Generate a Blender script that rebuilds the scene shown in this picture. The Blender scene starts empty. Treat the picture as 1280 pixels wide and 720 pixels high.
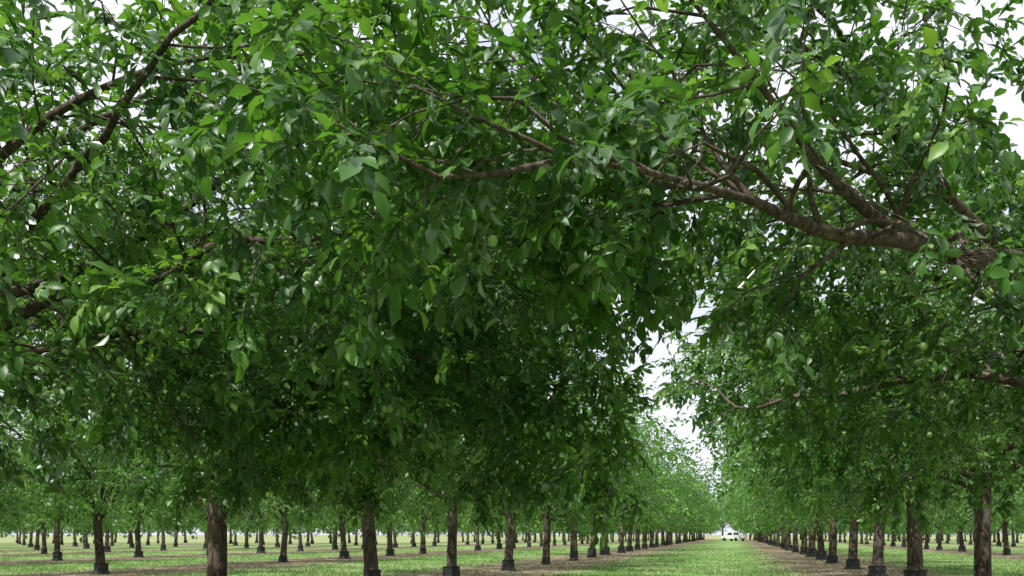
import bpy, bmesh, math, time
import numpy as np
from mathutils import Vector
T0=time.time()
scene=bpy.context.scene
scene.view_settings.view_transform='Standard'
scene.view_settings.look='None'
scene.view_settings.exposure=0

# ---------------------------------------------------------------- materials
def newmat(name):
    m=bpy.data.materials.new(name); m.use_nodes=True
    nt=m.node_tree; nt.nodes.clear()
    return m,nt,nt.nodes,nt.links
def ramp(nodes,stops):
    r=nodes.new('ShaderNodeValToRGB'); e=r.color_ramp.elements
    while len(e)<len(stops): e.new(0.5)
    for i,(p,c) in enumerate(stops):
        e[i].position=p; e[i].color=(*c,1)
    return r

def leaf_material():
    m,nt,N,L=newmat('leaf')
    out=N.new('ShaderNodeOutputMaterial')
    at=N.new('ShaderNodeAttribute'); at.attribute_name='rnd'
    r1=ramp(N,[(0,(0.032,0.092,0.026)),(0.40,(0.066,0.165,0.034)),(0.75,(0.115,0.25,0.045)),(1,(0.20,0.36,0.07))])
    L.new(at.outputs['Fac'],r1.inputs[0])
    geo=N.new('ShaderNodeNewGeometry')
    mix=N.new('ShaderNodeMixRGB'); mix.blend_type='MIX'
    mix.inputs[2].default_value=(0.14,0.24,0.10,1)
    ml=N.new('ShaderNodeMath'); ml.operation='MULTIPLY'; ml.inputs[1].default_value=0.4
    L.new(geo.outputs['Backfacing'],ml.inputs[0]); L.new(ml.outputs[0],mix.inputs[0]); L.new(r1.outputs[0],mix.inputs[1])
    d=N.new('ShaderNodeBsdfDiffuse'); L.new(mix.outputs[0],d.inputs[0])
    tr=N.new('ShaderNodeBsdfTranslucent')
    r2=ramp(N,[(0,(0.09,0.28,0.018)),(0.6,(0.18,0.46,0.028)),(1,(0.34,0.64,0.05))])
    L.new(at.outputs['Fac'],r2.inputs[0]); L.new(r2.outputs[0],tr.inputs[0])
    ms=N.new('ShaderNodeMixShader'); ms.inputs[0].default_value=0.40
    L.new(d.outputs[0],ms.inputs[1]); L.new(tr.outputs[0],ms.inputs[2])
    gl=N.new('ShaderNodeBsdfGlossy'); gl.inputs['Roughness'].default_value=0.40; gl.inputs[0].default_value=(.95,.95,.95,1)
    fr=N.new('ShaderNodeFresnel'); fr.inputs[0].default_value=1.38
    lw=N.new('ShaderNodeMath'); lw.operation='MULTIPLY'; lw.inputs[1].default_value=0.8; L.new(fr.outputs[0],lw.inputs[0])
    mn=N.new('ShaderNodeMath'); mn.operation='MINIMUM'; mn.inputs[1].default_value=0.17; L.new(lw.outputs[0],mn.inputs[0])
    m2=N.new('ShaderNodeMixShader'); L.new(mn.outputs[0],m2.inputs[0]); L.new(ms.outputs[0],m2.inputs[1]); L.new(gl.outputs[0],m2.inputs[2])
    L.new(m2.outputs[0],out.inputs[0])
    return m
def bark_material():
    m,nt,N,L=newmat('bark')
    out=N.new('ShaderNodeOutputMaterial'); p=N.new('ShaderNodeBsdfDiffuse')
    tc=N.new('ShaderNodeTexCoord'); mp=N.new('ShaderNodeMapping'); mp.inputs['Scale'].default_value=(1,1,0.3)
    L.new(tc.outputs['Object'],mp.inputs[0])
    n=N.new('ShaderNodeTexNoise'); n.inputs['Scale'].default_value=22; n.inputs['Detail'].default_value=5; n.inputs['Roughness'].default_value=0.7
    L.new(mp.outputs[0],n.inputs['Vector'])
    n2=N.new('ShaderNodeTexNoise'); n2.inputs['Scale'].default_value=2.2; n2.inputs['Detail'].default_value=3
    L.new(tc.outputs['Object'],n2.inputs['Vector'])
    oi=N.new('ShaderNodeObjectInfo')
    r=ramp(N,[(0.3,(0.05,0.039,0.031)),(0.5,(0.135,0.108,0.088)),(0.72,(0.27,0.23,0.195))])
    L.new(n.outputs[0],r.inputs[0])
    mx=N.new('ShaderNodeMixRGB'); mx.blend_type='MULTIPLY'; mx.inputs[0].default_value=0.8
    r3=ramp(N,[(0.35,(0.45,0.45,0.45)),(0.65,(1,1,1))]); L.new(n2.outputs[0],r3.inputs[0])
    L.new(r.outputs[0],mx.inputs[1]); L.new(r3.outputs[0],mx.inputs[2])
    mr=N.new('ShaderNodeMapRange'); mr.inputs[3].default_value=0.75; mr.inputs[4].default_value=1.3; L.new(oi.outputs['Random'],mr.inputs[0])
    vm=N.new('ShaderNodeVectorMath'); vm.operation='SCALE'; L.new(mx.outputs[0],vm.inputs[0]); L.new(mr.outputs[0],vm.inputs['Scale'])
    L.new(vm.outputs[0],p.inputs[0])
    b=N.new('ShaderNodeBump'); b.inputs['Strength'].default_value=0.9; b.inputs['Distance'].default_value=0.03
    L.new(n.outputs[0],b.inputs['Height']); L.new(b.outputs[0],p.inputs['Normal']); L.new(p.outputs[0],out.inputs[0])
    return m
def simple(name,col,rough=0.6,noise=0.0,metal=0.0,scale=10):
    m,nt,N,L=newmat(name)
    out=N.new('ShaderNodeOutputMaterial'); p=N.new('ShaderNodeBsdfPrincipled')
    p.inputs['Roughness'].default_value=rough; p.inputs['Metallic'].default_value=metal
    tc=N.new('ShaderNodeTexCoord'); n=N.new('ShaderNodeTexNoise'); n.inputs['Scale'].default_value=scale; n.inputs['Detail'].default_value=4
    L.new(tc.outputs['Object'],n.inputs['Vector'])
    r=ramp(N,[(0.3,tuple(c*(1-noise) for c in col)),(0.7,tuple(min(1,c*(1+noise)) for c in col))])
    L.new(n.outputs[0],r.inputs[0]); L.new(r.outputs[0],p.inputs['Base Color']); L.new(p.outputs[0],out.inputs[0])
    return m
def ground_material():
    m,nt,N,L=newmat('orchard_floor')
    out=N.new('ShaderNodeOutputMaterial'); p=N.new('ShaderNodeBsdfDiffuse')
    tc=N.new('ShaderNodeTexCoord'); sx=N.new('ShaderNodeSeparateXYZ'); L.new(tc.outputs['Object'],sx.inputs[0])
    def noise(sc,det=5,rough=0.6):
        n=N.new('ShaderNodeTexNoise'); n.inputs['Scale'].default_value=sc; n.inputs['Detail'].default_value=det; n.inputs['Roughness'].default_value=rough
        L.new(tc.outputs['Object'],n.inputs['Vector']); return n
    def math_(op,a,b=None,c=None):
        k=N.new('ShaderNodeMath'); k.operation=op
        for i,v in enumerate((a,b,c)):
            if v is None: continue
            if isinstance(v,(int,float)): k.inputs[i].default_value=v
            else: L.new(v,k.inputs[i])
        return k.outputs[0]
    fine=noise(9,6,0.75); mid=noise(0.8,5,0.6); big=noise(0.11,4,0.55)
    x=math_('ADD',sx.outputs[0],-4.2+6.1+12.2*60)
    x=math_('MODULO',x,12.2); x=math_('SUBTRACT',x,6.1)
    d=math_('ABSOLUTE',x)
    wob=math_('MULTIPLY',math_('SUBTRACT',mid.outputs[0],0.5),3.8)
    d=math_('ADD',d,wob)
    mr=N.new('ShaderNodeMapRange'); mr.inputs[1].default_value=1.6; mr.inputs[2].default_value=3.4; L.new(d,mr.inputs[0])
    grass=ramp(N,[(0.30,(0.11,0.21,0.06)),(0.5,(0.19,0.34,0.10)),(0.72,(0.31,0.46,0.18))]); L.new(fine.outputs[0],grass.inputs[0])
    straw=ramp(N,[(0.30,(0.24,0.24,0.13)),(0.6,(0.43,0.41,0.25)),(0.8,(0.56,0.52,0.36))]); L.new(fine.outputs[0],straw.inputs[0])
    soil=ramp(N,[(0.30,(0.20,0.155,0.105)),(0.55,(0.38,0.30,0.22)),(0.75,(0.52,0.43,0.34))]); L.new(fine.outputs[0],soil.inputs[0])
    mixf=math_('ADD',math_('MULTIPLY',big.outputs[0],0.45),math_('MULTIPLY',mid.outputs[0],0.55))
    rr=ramp(N,[(0.48,(0,0,0)),(0.60,(0.8,0.8,0.8))]); L.new(mixf,rr.inputs[0])
    m1=N.new('ShaderNodeMixRGB'); L.new(rr.outputs[0],m1.inputs[0]); L.new(grass.outputs[0],m1.inputs[1]); L.new(straw.outputs[0],m1.inputs[2])
    m2=N.new('ShaderNodeMixRGB'); L.new(mr.outputs[0],m2.inputs[0]); L.new(soil.outputs[0],m2.inputs[1]); L.new(m1.outputs[0],m2.inputs[2])
    L.new(m2.outputs[0],p.inputs[0])
    b=N.new('ShaderNodeBump'); b.inputs['Strength'].default_value=0.8; b.inputs['Distance'].default_value=0.06
    L.new(fine.outputs[0],b.inputs['Height']); L.new(b.outputs[0],p.inputs['Normal']); L.new(p.outputs[0],out.inputs[0])
    return m
def grass_material():
    m,nt,N,L=newmat('grass_blades')
    out=N.new('ShaderNodeOutputMaterial'); at=N.new('ShaderNodeAttribute'); at.attribute_name='rnd'
    r=ramp(N,[(0,(0.10,0.20,0.05)),(0.6,(0.19,0.34,0.09)),(0.85,(0.30,0.42,0.16)),(1,(0.50,0.46,0.30))]); L.new(at.outputs['Fac'],r.inputs[0])
    p=N.new('ShaderNodeBsdfDiffuse'); L.new(r.outputs[0],p.inputs[0])
    t=N.new('ShaderNodeBsdfTranslucent'); L.new(r.outputs[0],t.inputs[0])
    ms=N.new('ShaderNodeMixShader'); ms.inputs[0].default_value=0.4
    L.new(p.outputs[0],ms.inputs[1]); L.new(t.outputs[0],ms.inputs[2]); L.new(ms.outputs[0],out.inputs[0])
    return m
LEAF=leaf_material(); BARK=bark_material()
NUT=simple('walnut_husk',(0.24,0.38,0.11),0.5,0.2,scale=30)
GUARD=simple('black_plastic',(0.022,0.022,0.024),0.55,0.4)

# ---------------------------------------------------------------- mesh assembly
class MB:
    def __init__(s): s.v=[];s.n=0;s.loops=[];s.tot=[];s.mat=[];s.rnd=[];s.sm=[]
    def add(s,v,faces,mat,rnd,smooth=True):
        s.v.append(v)
        for f in faces:
            s.loops.append((f+s.n).ravel()); s.tot.append(np.full(len(f),f.shape[1]))
            s.mat.append(np.full(len(f),mat)); s.sm.append(np.full(len(f),smooth))
        s.rnd.append(rnd if hasattr(rnd,'__len__') else np.full(len(v),rnd)); s.n+=len(v)
    def mesh(s,name,mats):
        me=bpy.data.meshes.new(name)
        v=np.concatenate(s.v).astype(np.float32); lo=np.concatenate(s.loops).astype(np.int32)
        tot=np.concatenate(s.tot).astype(np.int32); st=np.concatenate(([0],np.cumsum(tot)[:-1])).astype(np.int32)
        me.vertices.add(len(v)); me.vertices.foreach_set('co',v.ravel())
        me.loops.add(len(lo)); me.loops.foreach_set('vertex_index',lo)
        me.polygons.add(len(tot)); me.polygons.foreach_set('loop_start',st); me.polygons.foreach_set('loop_total',tot)
        me.polygons.foreach_set('material_index',np.concatenate(s.mat).astype(np.int32))
        me.polygons.foreach_set('use_smooth',np.concatenate(s.sm).astype(bool))
        a=me.attributes.new('rnd','FLOAT','POINT'); a.data.foreach_set('value',np.concatenate(s.rnd).astype(np.float32))
        for m in mats: me.materials.append(m)
        me.update(calc_edges=True)
        return me
def nrm(a): return a/np.maximum(np.linalg.norm(a,axis=-1,keepdims=True),1e-9)

HI_T=np.array([[0,0,0],[.30,0,0],[.68,0,-.05],[1,0,-.20],[.24,.40,.10],[.62,.50,.06],[.24,-.40,.10],[.62,-.50,.06]])
HI_F=[np.array([[0,1,4],[2,3,5],[0,6,1],[2,7,3]]),np.array([[1,2,5,4],[1,6,7,2]])]
LO_T=np.array([[0,0,0],[.45,.5,.08],[1,0,-.15],[.45,-.5,.08]])
LO_F=[np.array([[0,2,1],[0,3,2]])]
def add_leaflets(mb,P,A,Nn,Ln,W,rnd,hi,mat=0):
    A=nrm(A); S=nrm(np.cross(Nn,A)); U=np.cross(A,S)
    T=HI_T if hi else LO_T; F=HI_F if hi else LO_F
    k=len(T); n=len(P)
    V=(P[:,None,:]+A[:,None,:]*(T[None,:,0]*Ln[:,None])[:,:,None]+S[:,None,:]*(T[None,:,1]*W[:,None])[:,:,None]
       +U[:,None,:]*(T[None,:,2]*Ln[:,None])[:,:,None]).reshape(-1,3)
    off=(np.arange(n)*k)[:,None,None]
    mb.add(V,[(f[None]+off).reshape(-1,f.shape[1]) for f in F],mat,np.repeat(rnd,k))
def tube(mb,pts,rad,k,mat=1):
    pts=np.asarray(pts);n=len(pts)
    d=np.gradient(pts,axis=0); d=nrm(d)
    ref=np.array([0,0,1.0]) if abs(d[0,2])<0.8 else np.array([1.0,0,0])
    a=nrm(np.cross(d,ref)); b=np.cross(d,a)
    th=np.arange(k)*2*math.pi/k
    V=pts[:,None]+(a[:,None]*np.cos(th)[None,:,None]+b[:,None]*np.sin(th)[None,:,None])*np.asarray(rad)[:,None,None]
    V=V.reshape(-1,3)
    i=np.arange(n-1)[:,None]*k; j=np.arange(k)[None]; j2=(j+1)%k
    F=np.stack([i+j,i+j2,i+k+j2,i+k+j],-1).reshape(-1,4)
    mb.add(V,[F],mat,0.5)
def spheres(mb,C,r,mat):
    bm=bmesh.new(); bmesh.ops.create_icosphere(bm,subdivisions=2,radius=1)
    v=np.array([x.co[:] for x in bm.verts]); f=np.array([[q.index for q in x.verts] for x in bm.faces]); bm.free()
    v=v*[1,1,1.15]
    for c in C: mb.add(v*r+c,[f],mat,0.5)

class Tree:
    def __init__(s,seed,env=(5.4,4.6,4.0),zc=5.6,zmin=1.95,fork=2.1,trad=0.155,nuts=0.05,sp=1.0):
        s.r=np.random.RandomState(seed); s.env=np.array(env); s.zc=zc; s.zmin=zmin; s.fork=fork; s.trad=trad; s.pn=nuts; s.sp=sp
        s.tubes=[]; s.lp=[]; s.ld=[]; s.nuts=[]; s.free=None
    def inside(s,p):
        if s.free is not None and s.free(p): return True
        q=(p-np.array([0,0,s.zc]))/s.env
        return (q@q)<1.0 and p[2]>s.zmin
    def perp(s,d,ang):
        a=s.r.normal(size=3); a-=a@d*d; a/=np.linalg.norm(a)
        v=d*math.cos(ang)+a*math.sin(ang); return v
    def line(s,p,d,L,lvl):
        n=max(3,int(L/(0.45,0.4,0.28,0.16)[lvl])); st=L/n; pts=[p.copy()]
        wob=(0.05,0.14,0.22,0.22)[lvl]
        for i in range(n):
            d=d+s.r.normal(size=3)*wob
            if lvl==1: d[2]+= (0.02 if d[2]<0.4 else -0.05)
            if lvl==2: d[2]-=0.07
            if lvl==3: d[2]-=0.10
            d=d/np.linalg.norm(d); q=pts[-1]+d*st
            if lvl>=1 and i>1 and not s.inside(q): break
            pts.append(q)
        return np.array(pts)
    def grow(s,p,d,L,r,lvl): s.populate(s.line(p,d,L,lvl),r,lvl)
    def populate(s,pts,r,lvl,dens=1.0,r1=None,x0=0.75):
        n=len(pts)
        if n<2: return
        t=np.linspace(0,1,n); rad=r*(1-t)+(r1 if r1 else r*0.25)*t
        s.tubes.append((pts,rad,(12,10,6,3)[lvl]))
        seg=np.linalg.norm(np.diff(pts,axis=0),axis=1); cum=np.concatenate(([0],np.cumsum(seg))); L=cum[-1]
        def at(x):
            i=min(np.searchsorted(cum,x,side='right')-1,n-2); f=(x-cum[i])/max(seg[i],1e-6)
            return pts[i]*(1-f)+pts[i+1]*f,(pts[i+1]-pts[i])/max(seg[i],1e-6),r*(1-x/L*0.7)
        if lvl==1:
            x=0.55*s.r.rand()+x0
            while x<L:
                q,d,rr=at(x); f=x/L
                dd=s.perp(d,s.r.uniform(0.7,1.15)); 
                if dd[2]<-0.35: dd[2]*=0.4
                s.grow(q,dd/np.linalg.norm(dd),s.r.uniform(1.2,2.5)*(1.05-0.35*f),min(rr*0.4,0.026),2)
                x+=s.r.uniform(0.26,0.5)/dens*s.sp
            q,d,rr=at(L-0.01); s.grow(q,d,1.3,min(rr*0.9,0.02),2)
        elif lvl==2:
            x=0.25*s.r.rand()+0.15
            while x<L:
                q,d,rr=at(x)
                s.grow(q,s.perp(d,s.r.uniform(0.5,1.0)),s.r.uniform(0.45,1.0),min(rr*0.6,0.008),3)
                x+=s.r.uniform(0.16,0.32)*s.sp
            q,d,rr=at(L-0.01); s.grow(q,d,0.6,0.008,3)
        elif lvl==3:
            x=0.12
            while x<L:
                q,d,rr=at(x); s.lp.append(q); s.ld.append(s.perp(d,s.r.uniform(0.5,1.1))); x+=s.r.uniform(0.065,0.14)
            q,d,rr=at(L-0.01)
            for _ in range(3): s.lp.append(q); s.ld.append(s.perp(d,s.r.uniform(0.2,0.7)))
            if s.r.rand()<s.pn:
                for _ in range(s.r.randint(1,4)): s.nuts.append(q+np.array([s.r.normal()*.05,s.r.normal()*.05,-0.08-s.r.rand()*.05]))
    def build_skeleton(s,limbs=8,hand=(),skip=None):
        lean=s.r.normal(size=2)*0.045
        tp=np.array([[0,0,-0.1],[0,0,0.15],[lean[0]*.3,lean[1]*.3,0.7],[lean[0]*.8,lean[1]*.8,1.4],[lean[0],lean[1],s.fork],[lean[0]*1.2,lean[1]*1.2,s.fork+0.45]])
        tr=s.trad*np.array([1.35,1.15,1.0,0.95,1.0,0.62]); s.tubes.append((tp,tr,14))
        a0=s.r.rand()*6.28
        for i in range(limbs):
            a=a0+i*2*math.pi*0.382*1.0+s.r.normal()*0.2
            el=s.r.uniform(0.32,1.2) if i<limbs-2 else s.r.uniform(1.2,1.5)
            if skip is not None and skip(a,el): continue
            d=np.array([math.cos(a)*math.cos(el),math.sin(a)*math.cos(el),math.sin(el)])
            p=np.array([lean[0],lean[1],s.fork-0.15+s.r.uniform(-0.2,0.35)])
            s.grow(p,d,s.r.uniform(5.0,6.6),s.trad*s.r.uniform(0.36,0.55),1)
        for pts,r,r1,dens,x0 in hand:
            P=smooth(np.array(pts)); s.populate(P,r,1,dens,r1,x0)
    def mesh(s,name,lod=0,scale=1.0,cull=None):
        mb=MB(); R=np.random.RandomState(5)
        for pts,rad,k in s.tubes:
            if lod==1 and k==3: continue
            if lod==2 and k<=6: continue
            if cull is not None and k==3 and cull(pts[-1:])[0]: continue
            tube(mb,pts,rad,k if lod==0 else max(4,k//2))
        P=np.array(s.lp); D=nrm(np.array(s.ld))
        if cull is not None:
            k=~cull(P); P=P[k]; D=D[k]
        keep=(1.0,0.5,0.13)[lod]; sc=(1.0,1.36,2.4)[lod]*scale
        if keep<1:
            m=R.rand(len(P))<keep; P=P[m]; D=D[m]
        n=len(P); D=D+R.normal(size=(n,3))*0.25; D[:,2]-=0.25; D=nrm(D)
        up=np.array([0,0,1.0])+R.normal(size=(n,3))*0.45
        S=nrm(np.cross(up,D)); U=np.cross(D,S)
        rl=R.uniform(0.17,0.30,n)*sc
        # neighbouring leaves share a tone (older and younger shoots), with scatter
        tone=np.sin(P[:,0]*2.1+np.sin(P[:,2]*1.7)*1.5)*np.sin(P[:,1]*1.9+P[:,2]*1.3)
        base=np.clip(R.normal(0.42,0.22,n)+0.22*tone,0,1)
        fr=((0.40,1),(0.40,-1),(0.70,1),(0.70,-1),(1.0,0)) if lod<2 else ((0.5,1),(0.5,-1),(0.9,0))
        for f,sd in fr:
            j=R.normal(size=(n,3))*0.25
            if sd: A=D*0.55+S*sd*0.85+j-np.array([0,0,0.18])
            else: A=D+j-np.array([0,0,0.2])
            Q=P+D*(rl*f)[:,None]-np.array([0,0,1.0])*(0.10*f*f*rl)[:,None]
            ln=R.uniform(0.08,0.14,n)*sc*(1.25 if sd==0 else (0.8 if f<0.5 else 1.05))
            w=ln*R.uniform(0.44,0.60,n)
            add_leaflets(mb,Q,A,U+R.normal(size=(n,3))*0.28,ln,w,np.clip(base+R.normal(size=n)*0.12,0,1),lod==0)
        if lod==0:
            add_leaflets(mb,P,D,U,rl,np.full(n,0.006),base,False)
            N_=[q for q in s.nuts if cull is None or not cull(q[None])[0]]
            spheres(mb,N_,0.028,2)
        print(name,'leaves',n)
        return mb.mesh(name,[LEAF,BARK,NUT])
def smooth(P,sub=5):
    out=[]; n=len(P)
    for i in range(n-1):
        p0=P[max(i-1,0)];p1=P[i];p2=P[i+1];p3=P[min(i+2,n-1)]
        for t in np.arange(sub)/sub:
            out.append(0.5*((2*p1)+(-p0+p2)*t+(2*p0-5*p1+4*p2-p3)*t*t+(-p0+3*p1-3*p2+p3)*t**3))
    out.append(P[-1]); return np.array(out)

def guard_mesh():
    mb=MB(); k=10; th=np.arange(k)*2*math.pi/k
    prof=[(0.28,0.0),(0.27,0.06),(0.225,0.10),(0.22,0.34),(0.235,0.37),(0.21,0.37),(0.19,0.30)]
    V=np.array([[r*math.cos(a),r*math.sin(a),z] for r,z in prof for a in th])
    i=np.arange(len(prof)-1)[:,None]*k; j=np.arange(k)[None]; j2=(j+1)%k
    F=np.stack([i+j,i+j2,i+k+j2,i+k+j],-1).reshape(-1,4)
    mb.add(V,[F],0,0.5,False); return mb.mesh('trunk_guard',[GUARD])
GM=guard_mesh()
def place(me,x,y,rot=0,s=1.0,sz=None,guard=True,tilt=(0,0)):
    o=bpy.data.objects.new('walnut_tree',me); scene.collection.objects.link(o)
    o.location=(x,y,0); o.rotation_euler=(tilt[0],tilt[1],rot); o.scale=(s,s,sz or s)
    if guard:
        g=bpy.data.objects.new('trunk_guard',GM); scene.collection.objects.link(g); g.parent=o
        g.rotation_euler=(0,0,x*3+y); q=0.85+0.3*abs(math.sin(x*7+y*3)); g.scale=(q,q,0.8+0.4*abs(math.sin(y*5+x)))
    return o

# ---------------------------------------------------------------- near trees with their own limbs
def near_cull(ox,oy,rad=3.7,extra=None):
    def f(P):
        W=P+np.array([ox,oy,0])
        R=np.linalg.norm(W-np.array([0,0,1.3]),axis=1)
        lane=(np.abs(W[:,0]+0.55)<0.5)&(W[:,2]<np.where(W[:,1]<7,2.9,3.9))     # lane kept pruned
        c=(R<rad)|lane
        if extra is not None: c|=extra(W)
        return c
    return f
def loc(pts,ox,oy): return [(x-ox,y-oy,z) for x,y,z in pts]
def segdist(W,pts):
    pts=np.array(pts); best=np.full(len(W),1e9)
    for a,b in zip(pts[:-1],pts[1:]):
        ab=b-a; t=np.clip(((W-a)@ab)/(ab@ab),0,1); best=np.minimum(best,np.linalg.norm(W-(a+t[:,None]*ab),axis=1))
    return best
# right row tree
ox,oy=4.2,10.9
tR=Tree(11,env=(5.2,5.0,4.2),nuts=0.22,sp=0.95); tR.free=lambda p:(p[2]>2.9 and p[0]<0 and p[2]<6.5 and p[0]>-6.2 and p[1]>-8)
mainW=[(4.2,10.9,2.0),(3.9,10.6,2.9),(3.3,9.9,3.6),(2.52,8.89,3.75),(1.81,8.09,3.61),(1.26,7.44,3.59),(.74,6.89,3.49),(.35,6.38,3.48),(.05,5.89,3.46),(-.61,5.0,3.37),(-.93,4.51,3.23)]
b1W=[(1.5,7.72,3.59),(1.26,7.44,3.64),(.92,7.04,3.73),(.60,6.65,3.90),(.34,6.27,4.08),(.10,5.8,4.2),(-.3,5.3,4.5)]
b2=loc([(3.2,9.9,3.6),(2.34,9.36,4.16),(1.96,9.06,4.43),(1.54,8.64,4.68),(1.23,8.36,5.02),(.8,7.9,5.6)],ox,oy)
b3=loc([(4.2,10.9,2.3),(3,10.6,4.2),(1.6,10,5.0),(.2,9.4,5.3),(-1.1,8.8,5.2)],ox,oy)
b4=loc([(4.2,10.9,2.2),(2.9,10.9,3.8),(1.5,10.8,4.4),(.3,10.6,4.6),(-.9,10.2,4.6)],ox,oy)
b5=loc([(1.96,9.06,4.43),(1.2,8.2,5.0),(.3,7.2,5.2),(-.7,6.4,5.1)],ox,oy)
tR.build_skeleton(8,[(loc(mainW,ox,oy),0.125,0.004,1.6,4.6),(loc(b1W,ox,oy),0.06,0.012,1.5,2.2),(b2,0.07,0.02,1.1,1.4),(b3,0.05,0.012,1.3,1.2),(b4,0.05,0.012,1.4,1.2),(b5,0.03,0.01,1.2,0.5)],skip=lambda a,el:(math.cos(a)<-0.2 and math.sin(a)<0.2 and el<0.8))
def bare(W):   # old wood of the big limb and the shaded space below it carry no leaves
    q=W+np.array([0,0.5,0.25])
    return (segdist(W,mainW[1:8])<0.40)|(segdist(W,b1W[:6])<0.34)|(segdist(q,mainW[2:9])<0.6)|(segdist(q,b1W[:6])<0.5)|(segdist(q+np.array([0,.7,.3]),b1W[1:6])<0.4)
place(tR.mesh('walnut_tree_a',0,0.9,near_cull(ox,oy,3.5,bare)),ox,oy)
# right row, beside the camera
ox,oy=4.2,4.7
tN=Tree(51,env=(4.6,2.9,3.6),zc=5.8,sp=1.0); tN.build_skeleton(8,skip=lambda a,el:(math.cos(a)<-0.3 and el<0.75))
place(tN.mesh('walnut_tree_d',0,0.9,near_cull(ox,oy,4.0,lambda W:((W[:,2]<1.6+W[:,1]*0.5)&(W[:,0]<3.6))|bare(W))),ox,oy)
# left row trees
ox,oy=-8,6.3
tL=Tree(23,env=(5.4,4.6,3.9),nuts=0.2,sp=1.04); tL.free=lambda p:(p[2]>2.5 and p[0]>0 and p[2]<6.6 and p[0]<6.5 and abs(p[1])<4)
l1W=[(-8,6.3,2.0),(-7.2,6.1,3.2),(-6.2,5.95,4.05),(-5.52,5.82,4.38),(-5.0,5.75,4.57),(-4.39,5.7,4.7),(-3.81,5.64,4.73),(-3.2,5.58,4.64)]
l2W=[(-8,6.3,2.1),(-7.3,6.8,2.9),(-6.54,7.11,3.47),(-5.96,7.05,3.59),(-5.04,6.98,3.63),(-4.2,6.67,3.78),(-3.56,6.53,3.68),(-2.8,6.31,3.62),(-2.1,6.1,3.5)]
l3W=[(-8,6.3,2.1),(-7.0,7.0,2.9),(-5.8,7.6,3.3),(-4.6,8.0,3.3),(-3.4,8.2,3.1)]
l4W=[(-8,6.3,2.3),(-6.8,6.6,4.2),(-5.5,7.0,5.2),(-4.2,7.3,5.7),(-3.0,7.5,5.8)]
tL.build_skeleton(8,[(loc(l1W,ox,oy),0.055,0.014,1.1,2.6),(loc(l2W,ox,oy),0.075,0.012,1.5,2.2),(loc(l3W,ox,oy),0.05,0.012,1.5,1.0),(loc(l4W,ox,oy),0.045,0.01,1.0,1.6)],skip=lambda a,el:(math.cos(a)>0.3 and el<0.7))
place(tL.mesh('walnut_tree_b',0,0.86,near_cull(ox,oy,3.6,lambda W:(segdist(W,l1W[2:7])<0.18)|(segdist(W+np.array([-.25,.3,.25]),l1W[2:7])<0.28))),ox,oy)
ox,oy=-8,12.5
tC=Tree(37,env=(5.6,4.6,4.1),zmin=1.85,nuts=0.2,sp=0.95); tC.free=lambda p:(p[2]>1.85 and p[0]>0 and p[2]<6.5 and p[0]<7.4 and p[1]>-7 and p[1]<3)
c1=loc([(-8,12.5,2.1),(-7.3,12.0,3.6),(-6.2,11.1,4.5),(-5.01,10.08,4.66),(-3.15,8.49,4.13),(-2.07,7.73,3.92),(-1.49,7.26,3.76),(-.98,6.97,3.87)],ox,oy)
c2=loc([(-8,12.5,2.1),(-7.2,12.2,3.2),(-5.9,11.4,4.0),(-4.6,10.6,4.2),(-3.5,9.9,3.8),(-2.4,9.4,3.3),(-1.9,9.2,2.9)],ox,oy)
c3=loc([(-8,12.5,2.1),(-6.9,12.3,4.4),(-5.2,11.6,5.3),(-3.6,10.8,5.5),(-2.0,10.1,5.3)],ox,oy)
c4=loc([(-8,12.5,2.2),(-6.8,12.6,3.4),(-5.4,12.2,3.9),(-4.0,11.7,3.8),(-2.8,11.3,3.2),(-2.2,11.1,2.7)],ox,oy)
c5=loc([(-8,12.5,2.0),(-7.0,11.6,2.9),(-5.9,10.6,3.2),(-4.8,9.7,3.1),(-3.9,9.1,2.8)],ox,oy)
tC.build_skeleton(8,[(c1,0.08,0.014,1.6,1.2),(c2,0.06,0.01,1.8,1.2),(c3,0.06,0.012,1.4,1.2),(c4,0.055,0.01,1.7,1.2),(c5,0.05,0.01,1.6,1.0)])
place(tC.mesh('walnut_tree_c',0,0.9,near_cull(ox,oy,3.7)),ox,oy)

# ---------------------------------------------------------------- orchard variants
hi=[];mid=[];low=[]
for i,sd in enumerate((101,202,303)):
    t=Tree(sd,env=(5.3+0.2*i,3.9,3.9+0.15*i),zmin=1.8,sp=0.95,trad=(0.155,0.14,0.17)[i]); t.build_skeleton(9)
    hi.append(t.mesh('walnut_tree_full_%d'%i,0)); mid.append(t.mesh('walnut_tree_mid_%d'%i,1)); low.append(t.mesh('walnut_tree_low_%d'%i,2))
R=np.random.RandomState(9)
SP=6.2
rows=[(-8-12.2*k,0.1) for k in range(0,9)]+[(4.2+12.2*k,4.7) for k in range(0,4)]
special={(-8,1),(-8,2),(4.2,1),(4.2,0)}
cnt=0
for x,ph in rows:
    for j in range(-1,36):
        y=ph+SP*j
        if (x,j) in special: continue
        D=-.2453*x+.9694*y; r=.9694*x+.2453*y
        if D<-4 or (D<0 and abs(x)>10): continue
        if D>0 and abs(r)>D*0.62+9: continue
        if D>215: continue
        if x<-50 and D>140: continue
        lib=hi if D<21 else (mid if D<44 else low)
        px=x+R.normal()*0.12; py=y+R.normal()*0.15
        rot=(0 if R.rand()<0.5 else math.pi)+R.normal()*0.25
        s=R.uniform(0.93,1.06)
        if x in(-8,4.2) and y>42: s*=1.15
        place(lib[R.randint(3)],px,py,rot,s,s*R.uniform(0.96,1.05),tilt=(R.normal()*0.012,R.normal()*0.012)); cnt+=1
for i in range(14):
    place(low[i%3],-30+i*5.5+R.normal(),222+R.normal()*3,R.rand()*6,1.35,guard=False)
print('TREES',cnt,'t',time.time()-T0)

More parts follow.
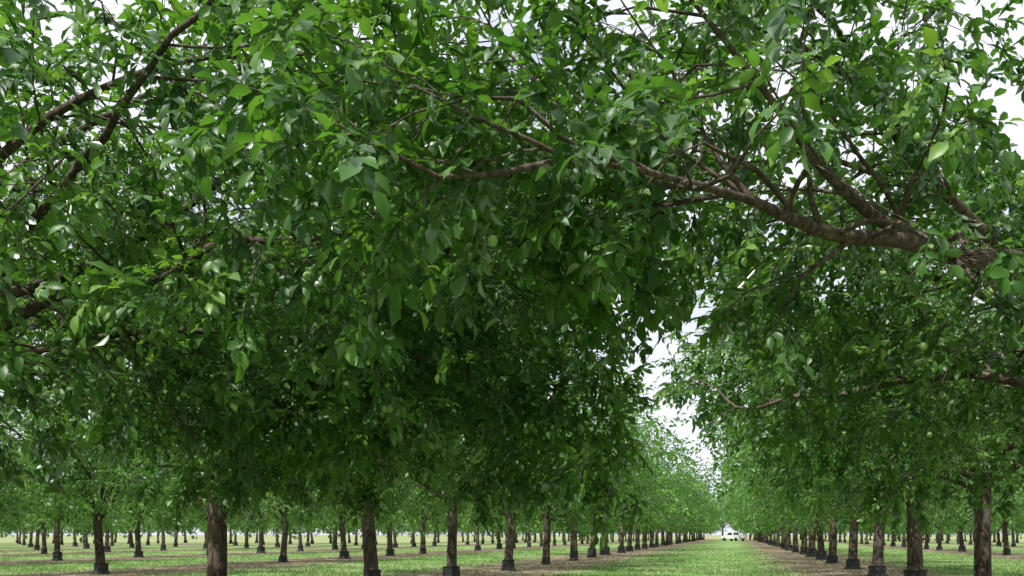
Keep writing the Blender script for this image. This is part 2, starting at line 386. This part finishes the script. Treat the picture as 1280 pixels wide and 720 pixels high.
# ---------------------------------------------------------------- ground
me=bpy.data.meshes.new('ground'); bm=bmesh.new()
bmesh.ops.create_grid(bm,x_segments=60,y_segments=60,size=1500); bm.to_mesh(me); bm.free()
g=bpy.data.objects.new('ground',me); scene.collection.objects.link(g); me.materials.append(ground_material())

R=np.random.RandomState(3)
n=150000
D=24+R.rand(n)**1.6*60; u=R.uniform(-0.62,0.62,n); r=D*u
X=-.2453*D+.9694*r; Y=.9694*D+.2453*r
d=np.abs(((X-4.2+6.1)%12.2)-6.1)+R.normal(size=n)*0.5
clump=np.sin(X*1.7+np.sin(Y*0.9)*2)+np.sin(Y*1.3+X*0.6)
k=((d>2.6)&(clump>-0.7+R.normal(size=n)*0.6))|(R.rand(n)<0.10); X=X[k];Y=Y[k];n=len(X)
h=R.uniform(0.03,0.11,n); a=R.rand(n)*6.28; w=R.uniform(0.008,0.02,n)
B=np.stack([X,Y,np.zeros(n)],1); s_=np.stack([np.cos(a)*w,np.sin(a)*w,np.zeros(n)],1)
tip=B+np.stack([R.normal(size=n)*0.03,R.normal(size=n)*0.03,h],1)
V=np.stack([B-s_,B+s_,tip],1).reshape(-1,3); F=np.arange(3*n).reshape(-1,3)
mb=MB(); mb.add(V,[F],0,np.repeat(R.rand(n),3)); me=mb.mesh('grass',[grass_material()])
o=bpy.data.objects.new('grass',me); scene.collection.objects.link(o)

# ---------------------------------------------------------------- pickup truck, far down the lane
WHITE=simple('white_paint',(0.78,0.78,0.78),0.3,0.03); GLASS=simple('dark_glass',(0.03,0.035,0.04),0.08,0.1)
RUB=simple('tyre_rubber',(0.02,0.02,0.02),0.85,0.2); RED=simple('tail_lamp',(0.35,0.02,0.02),0.3,0.1); CHR=simple('bumper_metal',(0.4,0.4,0.42),0.35,0.1,0.8)
truck=bpy.data.objects.new('pickup_truck',None); scene.collection.objects.link(truck)
def part(name,prof,w,mat,x0=0,bev=0.04):
    bm=bmesh.new(); a=[bm.verts.new((x0-w/2,y,z)) for y,z in prof]; b=[bm.verts.new((x0+w/2,y,z)) for y,z in prof]
    bm.faces.new(a); bm.faces.new(b[::-1]); n=len(prof)
    for i in range(n): bm.faces.new([a[i],b[i],b[(i+1)%n],a[(i+1)%n]])
    bmesh.ops.recalc_face_normals(bm,faces=bm.faces)
    if bev: bmesh.ops.bevel(bm,geom=bm.edges[:],offset=bev,segments=2,affect='EDGES')
    me=bpy.data.meshes.new(name); bm.to_mesh(me); bm.free(); me.materials.append(mat)
    o=bpy.data.objects.new(name,me); scene.collection.objects.link(o); o.parent=truck
part('lower_body',[(-2.7,0.42),(2.5,0.42),(2.65,0.6),(2.6,1.0),(1.2,1.12),(-2.7,1.12)],1.88,WHITE,bev=0.05)
part('cab',[(1.25,1.08),(0.7,1.72),(-0.55,1.76),(-0.85,1.08)],1.66,WHITE,bev=0.05)
part('side_window',[(0.95,1.16),(0.58,1.62),(-0.42,1.65),(-0.6,1.16)],1.69,GLASS,bev=0)
part('rear_window',[(-0.82,1.2),(-0.80,1.2),(-0.60,1.64),(-0.63,1.64)],1.35,GLASS,bev=0)
part('windscreen',[(1.20,1.18),(1.23,1.18),(0.80,1.66),(0.77,1.66)],1.45,GLASS,bev=0)
part('bed_rail',[(-2.68,1.1),(-0.9,1.1),(-0.9,1.2),(-2.68,1.2)],1.9,WHITE,bev=0.02)
part('rear_bumper',[(-2.85,0.5),(-2.71,0.5),(-2.71,0.66),(-2.85,0.66)],1.8,CHR,bev=0.02)
for sx in(-.82,.82): part('tail_lamp',[(-2.74,0.75),(-2.69,0.75),(-2.69,1.05),(-2.74,1.05)],0.14,RED,sx,bev=0)
for sx in(-.84,.84):
    for y in(-1.7,1.65): 
        part('wheel',[(y+0.36*math.cos(t*math.pi/9),0.36+0.36*math.sin(t*math.pi/9)) for t in range(18)],0.24,RUB,sx,bev=0.0)
truck.location=(-0.5,178,0); truck.rotation_euler=(0,0,math.radians(40))

# ---------------------------------------------------------------- light
EL,AZ=math.radians(54),math.radians(202)
w=bpy.data.worlds.new('World'); scene.world=w; w.use_nodes=True; nt=w.node_tree; N=nt.nodes; L=nt.links
bg=N['Background']; bg.inputs[1].default_value=0.15
sky=N.new('ShaderNodeTexSky'); sky.sky_type='NISHITA'; sky.sun_disc=False; sky.sun_elevation=EL; sky.sun_rotation=AZ; sky.dust_density=2.0
tc=N.new('ShaderNodeTexCoord'); n=N.new('ShaderNodeTexNoise'); n.inputs['Scale'].default_value=5.0; n.inputs['Detail'].default_value=5
L.new(tc.outputs['Generated'],n.inputs['Vector'])
r=ramp(N,[(0.36,(0.6,0.6,0.6)),(0.56,(1,1,1))]); L.new(n.outputs[0],r.inputs[0])
mx=N.new('ShaderNodeMixRGB'); L.new(r.outputs[0],mx.inputs[0]); L.new(sky.outputs[0],mx.inputs[1]); mx.inputs[2].default_value=(7.0,7.1,8.0,1)
L.new(mx.outputs[0],bg.inputs[0])
sd=bpy.data.lights.new('sun','SUN'); sd.energy=5.0; sd.angle=math.radians(0.6); sd.color=(1,0.97,0.90)
so=bpy.data.objects.new('sun',sd); scene.collection.objects.link(so)
dv=Vector((math.sin(AZ)*math.cos(EL),math.cos(AZ)*math.cos(EL),math.sin(EL)))
so.rotation_euler=dv.to_track_quat('Z','Y').to_euler()

# ---------------------------------------------------------------- camera
cd=bpy.data.cameras.new('camera'); cam=bpy.data.objects.new('camera',cd); scene.collection.objects.link(cam)
cam.location=(0,0,1.3); cam.rotation_euler=(math.radians(90),0,math.radians(14.2))
cd.sensor_width=36; cd.lens=31.16; cd.shift_y=0.2406; cd.clip_end=4000; cd.clip_start=0.05
scene.camera=cam
print('DONE',time.time()-T0)
